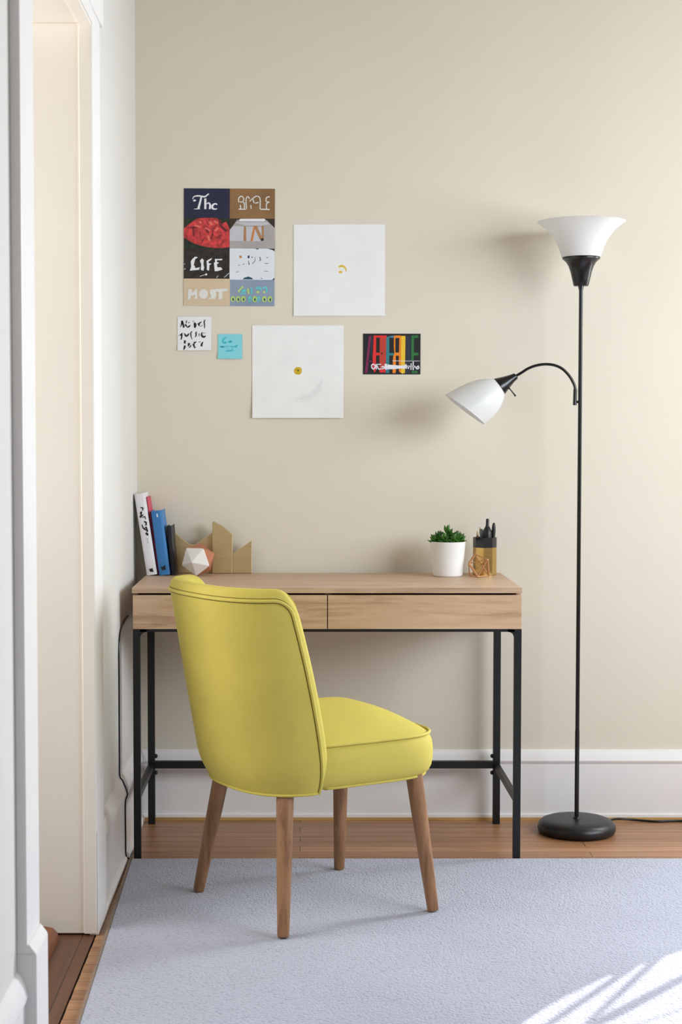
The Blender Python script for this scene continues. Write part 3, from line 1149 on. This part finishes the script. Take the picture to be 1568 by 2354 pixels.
# copper wire polyhedron in front of the cup
M_wire = paint('satin_copper_strip', (208, 156, 112), 0.3, 0.06, 20, metal=0.7)
V = {'A': (-0.018, 0.012, 0.0655), 'B': (-0.0385, -0.006, 0.0400), 'C': (-0.014, -0.030, 0.0030), 'D': (0.0165, -0.010, 0.0515), 'E': (0.0215, 0.006, 0.0030),
     'G': (-0.034, 0.016, 0.0030), 'H': (0.004, 0.026, 0.034)}
ED = ['AB', 'AD', 'BC', 'CD', 'DE', 'BD', 'BG', 'AH', 'HE', 'HG', 'CE', 'CG', 'DH']
mb = MB()
for e in ED:
    a, b = Vector(V[e[0]]), Vector(V[e[1]])
    wide = 0.0034 if e in ('AB', 'BC', 'DE') else 0.0018
    mb.tube([a, a.lerp(b, 0.5), b], wide, 6)
for k, p in V.items():
    b = len(mb.v)
    mb.lathe([(0.0005, -0.0026), (0.0022, -0.0014), (0.0027, 0), (0.0022, 0.0014), (0.0005, 0.0026)], p, 8)
o = mb.build('wire_polyhedron', M_wire, smooth=False, loc=(0.536, -0.1265, DT))
o.location = (0.5360, -0.1640, DT)
tag(o, 'open copper polyhedron frame in front of the brass pen cup', 'ornament')

# ------------------------------------------------------------------ papers on the wall
K = 0.001322


def sheet(name, label, cat, x0, z1, w, h, mats, curl=0.0, edge=0.0015, rot=0.0):
    """paper on the wall; returns (builder, plane, finish). plane takes photo-like units from the sheet's top left corner"""
    mb = MB()

    def bow(u, v):
        q = v / h
        return -edge - curl * max(0.0, q - 0.55) ** 2 / 0.2

    def plane(layer):
        return lambda u, v: (u * K, bow(u * K, v * K) - 0.0003 * layer, -v * K)

    nx, nz = 8, 14
    for s, off_ in ((0, 0.0), (1, 0.0005)):
        b = len(mb.v)
        for j in range(nz + 1):
            for i in range(nx + 1):
                u, v = w * i / nx, h * j / nz
                mb.v.append((u, bow(u, v) + off_, -v))
        for j in range(nz):
            for i in range(nx):
                q = [b + j * (nx + 1) + i, b + j * (nx + 1) + i + 1, b + (j + 1) * (nx + 1) + i + 1, b + (j + 1) * (nx + 1) + i]
                mb.face(q if s == 0 else q[::-1], 0)

    def finish():
        me = bpy.data.meshes.new(name)
        me.from_pydata(mb.v, [], mb.f)
        for m in mats:
            me.materials.append(m)
        me.polygons.foreach_set('material_index', mb.m)
        me.update()
        o = bpy.data.objects.new(name, me)
        COL.objects.link(o)
        o.location = (x0, 0, z1)
        o.rotation_euler = (0, rot, 0)
        return tag(o, label, cat)
    return mb, plane, finish


def ppaint(n, c, **kw):
    return paint('print_' + n, c, 0.55, kw.pop('var', 0.03), kw.pop('scale', 12), **kw)


# poster of eight lettered photographs
pm_ = [ppaint('card_stock', (222, 214, 200)), ppaint('navy', (30, 33, 62)), ppaint('brown', (140, 104, 66), var=0.2, scale=9), ppaint('red_rock', (196, 58, 60), var=0.45, scale=70),
       ppaint('grey_table', (172, 166, 166), var=0.1), ppaint('forest_black', (40, 33, 28), var=0.7, scale=60), ppaint('icy_white', (226, 231, 239)), ppaint('sand', (214, 192, 162)),
       ppaint('slate_blue', (140, 154, 176), var=0.1), ppaint('white', (236, 236, 240)), ppaint('dark_green', (28, 40, 26), var=0.5, scale=50), ppaint('tan_wood', (176, 128, 84)),
       ppaint('shadow_brown', (52, 40, 30)), ppaint('cream', (222, 206, 184)), ppaint('aqua', (96, 200, 204)), ppaint('lime', (186, 214, 118)), ppaint('teal', (12, 78, 92)),
       ppaint('dark_red', (110, 26, 38)), ppaint('pale_coral', (226, 112, 96)), ppaint('pale_grey', (196, 196, 204)), ppaint('ink', (60, 60, 70)), ppaint('orange', (206, 130, 66)),
       ppaint('violet', (66, 48, 104)), ppaint('plaster', (226, 224, 220))]
IX = {m.name.replace('print_', ''): i for i, m in enumerate(pm_)}
mb, pl, fin = sheet('photo_poster', 'poster of eight lettered photographs in two columns on the beige wall', 'poster', -0.351, 1.9235, 0.2745, 0.3532, pm_, rot=0.006)
p1, p2, p3, p4 = pl(1), pl(2), pl(3), pl(4)


def rect(x0, y0, x1, y1, m, p=p1):
    blob(mb, [(x0, y0), (x1, y0), (x1, y1), (x0, y1)], IX[m], p)


X, Y = 423, 433            # photo position of the corner, so marks can be read off directly


def q(pts):
    return [(a - X, b - Y) for a, b in pts]


def B(pts, m, p=p2):
    blob(mb, q(pts), IX[m], p)


def St(pts, w, m, p=p3, s=4):
    stroke(mb, q(pts), w, IX[m], p, s)


rect(0, 0, 105, 67, 'navy')
rect(105, 0, 208, 68, 'brown')
rect(0, 67, 105, 137, 'dark_green')
rect(105, 68, 208, 136, 'shadow_brown')
rect(0, 137, 105, 205, 'forest_black')
rect(105, 136, 208, 207, 'icy_white')
rect(0, 205, 106, 267, 'sand')
rect(106, 207, 208, 267, 'slate_blue')
# "The"
St([(443, 458), (446, 452), (456, 450), (470, 452), (475, 449), (480, 445)], [1.5, 2.2, 3.2, 3.6, 3.2, 2.6], 'white')
B(q and [(443.5, 461), (447, 458), (451, 459.5), (450, 462), (446, 463)], 'white')
St([(463, 452), (460, 465), (456, 479)], [4, 4.5, 5.5], 'white')
St([(446, 480), (454, 479.6), (460, 479.4)], [1, 2, 1.6], 'white')
St([(472, 456), (472, 480)], [5, 4.6], 'white')
St([(475, 468), (480, 466), (483, 471), (482, 480)], [2.2, 3, 4.6, 4.2], 'white')
St([(499, 470), (495, 467.5), (489, 471), (488, 477), (493, 480), (499, 479)], [3.2, 3, 4.4, 4.6, 3.2, 2], 'white')
# carved plaster word
for pts in ([(549, 464), (548, 456), (554, 450), (560, 456), (557, 463), (551, 463)], [(561, 479), (561, 466), (556, 464)], [(566, 479), (565, 458), (569, 451), (573, 456)],
            [(573, 462), (577, 458), (581, 454)], [(584, 466), (581, 456), (589, 450), (597, 455), (597, 479)], [(586, 466), (594, 464)], [(619, 451), (612, 453), (611, 462), (618, 463), (612, 467), (612, 479)],
            [(576, 470), (577, 479)], [(552, 470), (553, 479)]):
    St(pts, 2.4, 'plaster', s=3)
St([(548, 479.5), (565, 480)], [2.6, 2], 'plaster')
St([(598, 479.5), (619, 480)], [2.6, 2.6], 'plaster')
# red rock
B([(423, 524), (436, 513), (453, 501.5), (466, 500), (482, 499.6), (497, 500), (505, 505), (510, 513), (520, 508), (527.5, 524), (527.5, 566), (510, 568.5), (490, 568), (470, 565), (448, 559), (432, 550), (423, 545)], 'red_rock')
for pts, w in ([(505, 503), (508, 518), (521, 530)], 6), ([(437, 522), (452, 522)], 3.2), ([(444, 522), (446, 543)], 2.6), ([(474, 526), (480, 534)], 4), ([(488, 535), (486, 545), (480, 548)], 2.4), \
        ([(498, 515), (490, 526), (490, 540)], 1.8), ([(462, 560), (470, 545)], 1.8), ([(508, 562), (514, 552)], 2), ([(459, 530), (462, 545)], 1.6), ([(474, 505), (480, 518)], 1.4), ([(498, 545), (510, 538)], 1.6):
    St(pts, w, 'dark_red', s=3)
for pts, w in ([(458, 508), (464, 512)], 4), ([(448, 517), (462, 521)], 4), ([(482, 508), (488, 516)], 5), ([(494, 530), (502, 522)], 5), ([(478, 540), (482, 552)], 5), ([(472, 522), (484, 530)], 3), ([(492, 507), (502, 512)], 4):
    St(pts, w, 'pale_coral', p4, s=3)
# "IN": table with wooden legs
B([(528, 527), (545, 504), (612, 504), (631, 522), (632, 569), (528, 569)], 'grey_table')
B([(528, 527), (536, 518), (600, 520), (602, 552), (528, 552)], 'pale_grey', pl(2.5))
B([(549, 504), (553, 501.5), (607, 501), (610, 503.5), (606, 507), (551, 507)], 'white', p3)
B([(540, 509), (614, 509), (620, 513), (600, 517), (562, 517)], 'pale_grey', p3)
B([(560.5, 519), (565, 518), (566, 552), (559.5, 552)], 'tan_wood', p3)
B([(583, 518), (587, 518), (581, 552), (575, 552)], 'orange', p3)
B([(583, 517), (590, 517), (604, 547), (597, 548)], 'tan_wood', p4)
B([(601, 517), (606, 517), (606, 548), (602, 548)], 'tan_wood', p3)
B(oval(602.5, 548.5, 3.6, 3.2), 'shadow_brown', pl(5))
# "LIFE"
B([(439, 600), (442, 594), (449, 588), (454, 589), (455, 590), (449, 594), (446, 608), (449, 610), (448, 613), (452, 614), (460, 612), (458, 618), (437, 620), (440, 611)], 'white', p3)
B([(460, 597), (465, 592), (469, 596), (468, 605), (470, 613), (468, 620), (462, 618), (463, 605)], 'white', p3)
B([(475, 598), (481, 594), (488, 591), (486, 595), (479, 600), (481, 603), (487, 604), (482, 607), (481, 620), (476, 618), (476, 606)], 'white', p3)
B([(494, 593), (512, 593), (510, 596), (499, 596), (499, 600), (504, 602), (499, 605), (500, 612), (508, 612), (512, 617), (500, 621), (494, 621), (492, 602), (495, 600)], 'white', p3)
for pts in ([(460, 633), (472, 629)], [(498, 636), (502, 631)], [(516, 635), (527, 625)], [(424, 606), (426, 604)], [(424, 618), (427, 615)]):
    St(pts, 1.6, 'pale_grey')
B(oval(474.5, 628.5, 2.4, 2.4), 'white', p3)
St([(440, 582), (460, 585), (485, 582)], [4, 5, 3], 'shadow_brown')
# white scene with tiny stems
B(oval(553, 588, 3, 3.2), 'orange', p2)
B(oval(571.5, 588, 2.4, 3.4), 'violet', p2)
B(oval(579.5, 588.8, 1.2, 1.6), 'ink', p2)
for pts, w in ([(571, 596), (573, 606)], [0.7, 2]), ([(586, 588), (586, 597), (580, 604)], [0.6, 1, 1]), ([(597, 588), (599, 595), (596, 597)], [1.6, 1.4, 1]), ([(612, 590), (617, 589)], 1), ([(548, 608), (552, 606.5)], 1.0), \
        ([(558, 605), (562, 604)], 1.2), ([(608, 602.5), (617, 602.4)], 1), ([(543, 623), (549, 621.5)], 1.0), ([(607, 620), (616, 620.6)], 1), ([(600, 637), (603, 637)], 1.6):
    St(pts, w, 'ink', s=2)
B([(558, 639), (562, 635), (568, 634), (571, 632.5), (575, 634), (580, 636), (582, 639)], 'teal', p2)
B([(625, 640), (631, 635), (631, 640)], 'teal', p2)
B([(587, 568.5), (595, 568.5), (594, 570.5), (589, 570.5)], 'shadow_brown', p2)
B([(614, 568.5), (631, 569), (631, 575), (626, 572)], 'shadow_brown', p2)
# "MOST"
B([(434, 662), (440, 662), (444, 670), (450, 662), (454, 662), (454, 684), (448, 684), (449, 674), (444, 678), (440, 676), (438, 685), (432, 686)], 'plaster', p3)
B(oval(468.5, 673, 10.5, 11), 'plaster', p3)
B([(482, 668), (486, 662), (500, 662), (497, 668), (498, 676), (495, 684), (478, 685), (486, 680)], 'plaster', p4)
B([(495, 661), (525, 660), (524, 666), (512, 667), (511, 684), (503, 685), (503, 668), (495, 667)], 'plaster', p3)
# glowing teal word, two lines
for pts, w, m in ([(548, 668), (556, 658), (560, 656)], 4, 'lime'), ([(556, 666), (566, 664)], 6, 'aqua'), ([(570, 660), (572, 672)], 4, 'lime'), ([(578, 658), (579, 672)], 4, 'aqua'), ([(588, 660), (596, 658), (600, 664)], 5, 'aqua'), \
        ([(590, 668), (596, 668)], 5, 'lime'), ([(604, 660), (612, 657), (614, 668)], 4, 'aqua'), ([(605, 668), (610, 668)], 4, 'lime'), ([(552, 672), (566, 671)], 3, 'aqua'):
    St(pts, w, m, s=3)
for k, (x, m) in enumerate(((536, 'lime'), (548, 'lime'), (560, 'lime'), (575, 'aqua'), (586, 'lime'), (595, 'aqua'), (608, 'lime'), (621, 'lime'))):
    B(oval(x, 684, 5.2 if m == 'lime' else 4.4, 7.0, 12), m, p3)
    B(oval(x + 0.5, 685, 1.9, 3.8, 8), 'teal' if m == 'lime' else 'slate_blue', p4)
fin()

# two square white flower prints
fm = [ppaint('flower_paper', (240, 240, 240)), ppaint('pale_shadow_tone', (232, 232, 233)), ppaint('pollen_yellow', (228, 190, 66)), ppaint('deep_yellow', (204, 170, 28)), ppaint('olive', (112, 92, 12)), ppaint('soft_tone', (236, 236, 236))]
mb, pl, fin = sheet('flower_print', 'higher square white print with a tiny broken yellow flower centre', 'print', -0.0197, 1.8152, 0.277, 0.2755, fm, curl=0.002)
X, Y = 675, 516
stroke(mb, q([(778, 613), (784, 610.5), (790, 612), (795, 618), (794.5, 624)]), [3, 5, 4.4, 2.8, 1.2], 2, pl(2))
blob(mb, q(oval(782.5, 624.5, 4.4, 2.8)), 2, pl(2))
fin()
mb, pl, fin = sheet('flower_print', 'lower square white print with a round yellow flower centre and faint grey petal', 'print', -0.1452, 1.5112, 0.2775, 0.2806, fm, curl=0.006)
X, Y = 580, 748
stroke(mb, q([(678, 916), (700, 914), (722, 902), (736, 884), (742, 868)]), [1, 9, 13, 8, 1], 1, pl(1))
stroke(mb, q([(672, 922), (702, 921), (728, 908), (744, 886)]), [1, 5, 7, 1], 5, pl(1))
blob(mb, q(oval(685, 852, 9, 9, 16, 0.10, 3)), 3, pl(2))
for k in range(7):
    a = k * 0.9
    blob(mb, q(oval(685 + 5.5 * math.cos(a), 852 + 5.5 * math.sin(a), 1.9, 1.7, 8)), 3 if k % 3 else 2, pl(3))
blob(mb, q(oval(685.5, 851, 2.4, 2.0, 8)), 4, pl(3))
fin()

# brush-lettered note
nm_ = [ppaint('note_paper', (236, 237, 239)), ppaint('brush_ink', (20, 20, 22))]
mb, pl, fin = sheet('lettered_note', 'small white square note with three lines of black brush lettering', 'note', -0.3721, 1.5375, 0.1028, 0.1020, nm_, curl=0.002)
X, Y = 0, 0
sc = 180 / 1568.0


def nq(pts):                              # marks measured on an enlarged view of the note
    return [((a * sc) + 395 - 408, (b * sc) + 715 - 728) for a, b in pts]


for pts, w in (([(172, 326), (195, 260), (208, 195)], [10, 26, 36]), ([(205, 195), (225, 260), (242, 332)], [30, 36, 40]), ([(305, 185), (288, 215), (292, 250)], [10, 22, 12]), ([(262, 262), (282, 285), (300, 318)], [8, 40, 12]),
               ([(355, 222), (332, 242)], [14, 18]), ([(375, 278), (345, 308), (305, 328)], [8, 34, 22]), ([(412, 215), (438, 198)], [8, 16]), ([(452, 235), (466, 285), (460, 338)], [30, 58, 26]), ([(445, 215), (490, 265)], [6, 16]),
               ([(500, 262), (540, 250)], [8, 14]), ([(600, 218), (565, 232), (542, 265), (550, 305)], [10, 24, 40, 10]), ([(560, 308), (590, 300), (618, 275)], [4, 14, 6]), ([(675, 170), (648, 210), (655, 290), (650, 352)], [8, 26, 24, 10]),
               ([(210, 432), (170, 490)], [6, 44]), ([(210, 440), (198, 510), (184, 572)], [10, 30, 22]), ([(130, 492), (150, 485)], [10, 8]), ([(245, 440), (270, 480), (290, 512)], [10, 34, 30]), ([(290, 505), (325, 475), (352, 445)], [34, 36, 6]),
               ([(405, 402), (380, 440), (386, 510), (408, 575)], [12, 24, 22, 6]), ([(500, 412), (482, 440), (486, 490), (462, 522)], [12, 28, 24, 10]), ([(546, 445), (547, 500)], [16, 18]),
               ([(612, 425), (595, 460), (610, 505), (650, 515), (680, 490)], [16, 30, 42, 40, 10]), ([(625, 425), (640, 445), (680, 432)], [8, 8, 4]),
               ([(262, 586), (256, 650)], [42, 34]), ([(262, 688), (252, 735), (232, 778)], [38, 40, 8]), ([(345, 640), (335, 685), (322, 705)], [52, 34, 8]), ([(385, 672), (370, 710), (338, 732)], [10, 24, 10]),
               ([(495, 612), (440, 640)], [10, 44]), ([(430, 650), (445, 700), (462, 742)], [40, 34, 20]), ([(460, 742), (488, 715)], [10, 6]), ([(535, 622), (580, 612)], [12, 10]), ([(628, 615), (602, 650), (590, 705)], [8, 34, 42])):
    stroke(mb, nq(pts), [x * sc for x in w], 1, pl(1), 3)
fin()

# blue sticky note
sm = [ppaint('sticky_blue', (134, 214, 226)), ppaint('sticky_teal', (66, 186, 204)), ppaint('sticky_mid', (108, 200, 216))]
mb, pl, fin = sheet('sticky_note', 'small light blue sticky note with teal lettering', 'note', -0.2495, 1.4849, 0.0738, 0.0748, sm, curl=0.004)


def sq(pts):
    return [((a * sc) + 395 - 501, (b * sc) + 715 - 768.5) for a, b in pts]


for pts, w in (([(1100, 535), (1050, 550), (1022, 590), (1030, 630), (1075, 640), (1085, 612)], [10, 30, 36, 40, 40, 26]), ([(1135, 605), (1160, 630), (1190, 615), (1165, 600)], [30, 40, 36, 20]),
               ([(960, 712), (1010, 716), (1060, 712)], [14, 22, 18]), ([(985, 722), (1050, 728)], [20, 24]), ([(1060, 712), (1190, 708)], [12, 14]), ([(1195, 730), (1215, 712)], [28, 34]), ([(1225, 718), (1275, 712), (1318, 680)], [22, 26, 16]),
               ([(1275, 735), (1310, 700)], [18, 20]), ([(1078, 800), (1150, 802), (1225, 795)], [22, 28, 24]), ([(1210, 750), (1222, 795)], [12, 20]), ([(1245, 806), (1272, 798)], [8, 8])):
    stroke(mb, sq(pts), [x * sc for x in w], 1, pl(1), 3)
for pts, w in (([(1085, 735), (1110, 732)], 20), ([(1110, 765), (1150, 762)], 18), ([(1345, 945), (1392, 918)], 14)):
    stroke(mb, sq(pts), w * sc, 2, pl(1), 3)
fin()

# colourful card
cm = [ppaint('card_black', (17, 18, 22)), ppaint('card_plum', (122, 28, 76)), ppaint('card_red', (222, 40, 40)), ppaint('card_brick', (186, 56, 42)), ppaint('card_teal', (44, 124, 134)), ppaint('card_orange', (236, 134, 24)),
      ppaint('card_yellow', (236, 190, 46)), ppaint('card_green', (32, 108, 52)), ppaint('card_white', (232, 230, 238)), ppaint('card_navy', (38, 40, 60)), ppaint('card_blue', (74, 132, 172)), ppaint('card_pink', (196, 70, 130))]
mb, pl, fin = sheet('art_card', 'small black card with tall coloured letters and white script', 'card', 0.1914, 1.4863, 0.1742, 0.1232, cm, rot=0.002)
c1, c2, c3 = pl(1), pl(2), pl(3)
s2 = 160 / 1568.0


def cq(pts):
    return [(a * s2 + 820 - 835, b * s2 + 755 - 767) for a, b in pts]


def C(pts, m, p):
    blob(mb, cq(pts), m, p)


C([(275, 170), (328, 168), (245, 1000), (188, 1000)], 1, c2)
C([(250, 728), (372, 728), (372, 752), (248, 752)], 1, c2)
C([(320, 180), (370, 180), (345, 640), (315, 640)], 9, c1)
C([(385, 160), (680, 158), (672, 210), (440, 205), (438, 545), (520, 548), (520, 605), (438, 605), (432, 960), (400, 990), (370, 900), (360, 700)], 2, c2)
C([(520, 205), (672, 205), (655, 985), (515, 985)], 3, c1)
C([(520, 925), (655, 925), (655, 988), (515, 988)], 2, c3)
C(oval(568, 560, 14, 26), 0, c3)
C([(668, 185), (735, 185), (735, 550), (840, 552), (840, 605), (735, 608), (735, 1000), (660, 1000)], 4, c2)
C([(725, 180), (835, 160), (835, 215), (735, 200)], 10, c2)
C([(840, 160), (990, 158), (998, 200), (990, 1000), (955, 960), (950, 610), (882, 610), (888, 960), (870, 1005), (810, 1000), (822, 640), (850, 550), (838, 400)], 5, c2)
C([(872, 215), (960, 215), (955, 540), (872, 540)], 0, c3)
C([(1000, 168), (1098, 168), (1090, 1000), (1030, 1015), (995, 990)], 6, c2)
C([(1110, 170), (1215, 170), (1210, 1000), (1095, 1000)], 9, c1)
C([(1230, 160), (1390, 150), (1388, 212), (1290, 215), (1288, 540), (1392, 545), (1390, 605), (1288, 608), (1280, 740), (1225, 740)], 7, c2)
C([(1235, 950), (1370, 950), (1380, 1005), (1250, 1005)], 7, c2)
# white script across the foot of the card
for pts, w in (([(330, 850), (370, 800), (425, 850), (380, 915), (330, 860)], 26), ([(440, 800), (450, 920)], 24), ([(465, 830), (500, 915), (560, 900)], 22), ([(455, 805), (560, 806)], 18), ([(560, 870), (600, 850), (630, 890), (570, 905)], 26),
               ([(655, 795), (672, 925)], [56, 50]), ([(690, 860), (760, 866), (880, 868)], [110, 100, 86]), ([(880, 866), (1000, 866), (1100, 862)], [86, 66, 84]), ([(1110, 800), (1125, 905)], [30, 24]),
               ([(1165, 830), (1170, 905)], [26, 30]), ([(1230, 780), (1225, 930)], [22, 22]), ([(1275, 720), (1275, 935)], [22, 26]), ([(1240, 735), (1275, 728)], [8, 20]), ([(1300, 835), (1340, 880), (1390, 840), (1400, 895), (1340, 905)], 26),
               ([(1130, 850), (1300, 850)], 22), ([(810, 724), (1000, 730), (1420, 730)], [14, 10, 10])):
    stroke(mb, cq(pts), [x * s2 for x in w] if isinstance(w, list) else w * s2, 8, c3, 3)
stroke(mb, cq([(350, 850), (385, 880), (410, 850)]), 12 * s2, 11, pl(4), 3)
fin()

# ------------------------------------------------------------------ bare branches outside the window, whose shadows fall on the rug
M_bark = paint('grey_bark', (92, 78, 66), 0.9, 0.3, 40, 0.4, 80)
tree = thing('bare_shrub', 'bare branches of a shrub outside the window', 'shrub', (2.35, 0.62, -0.4))


def sunpt(x, y, yp):
    k = (yp - y) / 0.823
    return Vector((x + 0.567 * k, yp, 0.012 + 0.70 * k))


bands = [((0.779, -1.350), (0.527, -1.716), 0.010, 0.011), ((0.800, -1.360), (0.596, -1.716), 0.012, 0.008), ((0.88, -1.43), (0.630, -1.716), 0.013, 0.016), ((0.86, -1.62), (0.690, -1.75), 0.003, 0.004),
         ((0.95, -1.17), (0.745, -1.395), 0.050, 0.014),
         ((0.930, -1.100), (0.545, -1.615), 0.050, 0.002)]
root = Vector((2.35, 0.62, -0.4))
for i, (a, b, r0, r1) in enumerate(bands):
    yp = 0.30 + 0.03 * i
    P, Q = sunpt(*a, yp), sunpt(*b, yp)
    up = Q + (Q - P) * 0.35
    pts = [root, root + Vector((-0.05 + 0.02 * i, -0.12, 0.6)), P - (Q - P) * 0.12, P, P.lerp(Q, 0.5), Q, up]
    pts = [p - root for p in pts]
    MB().tube(pts, [0.012, 0.011, r0, r0, (r0 + r1) / 2, r1, r1 * 0.5], 8).build('branch', M_bark, tree)
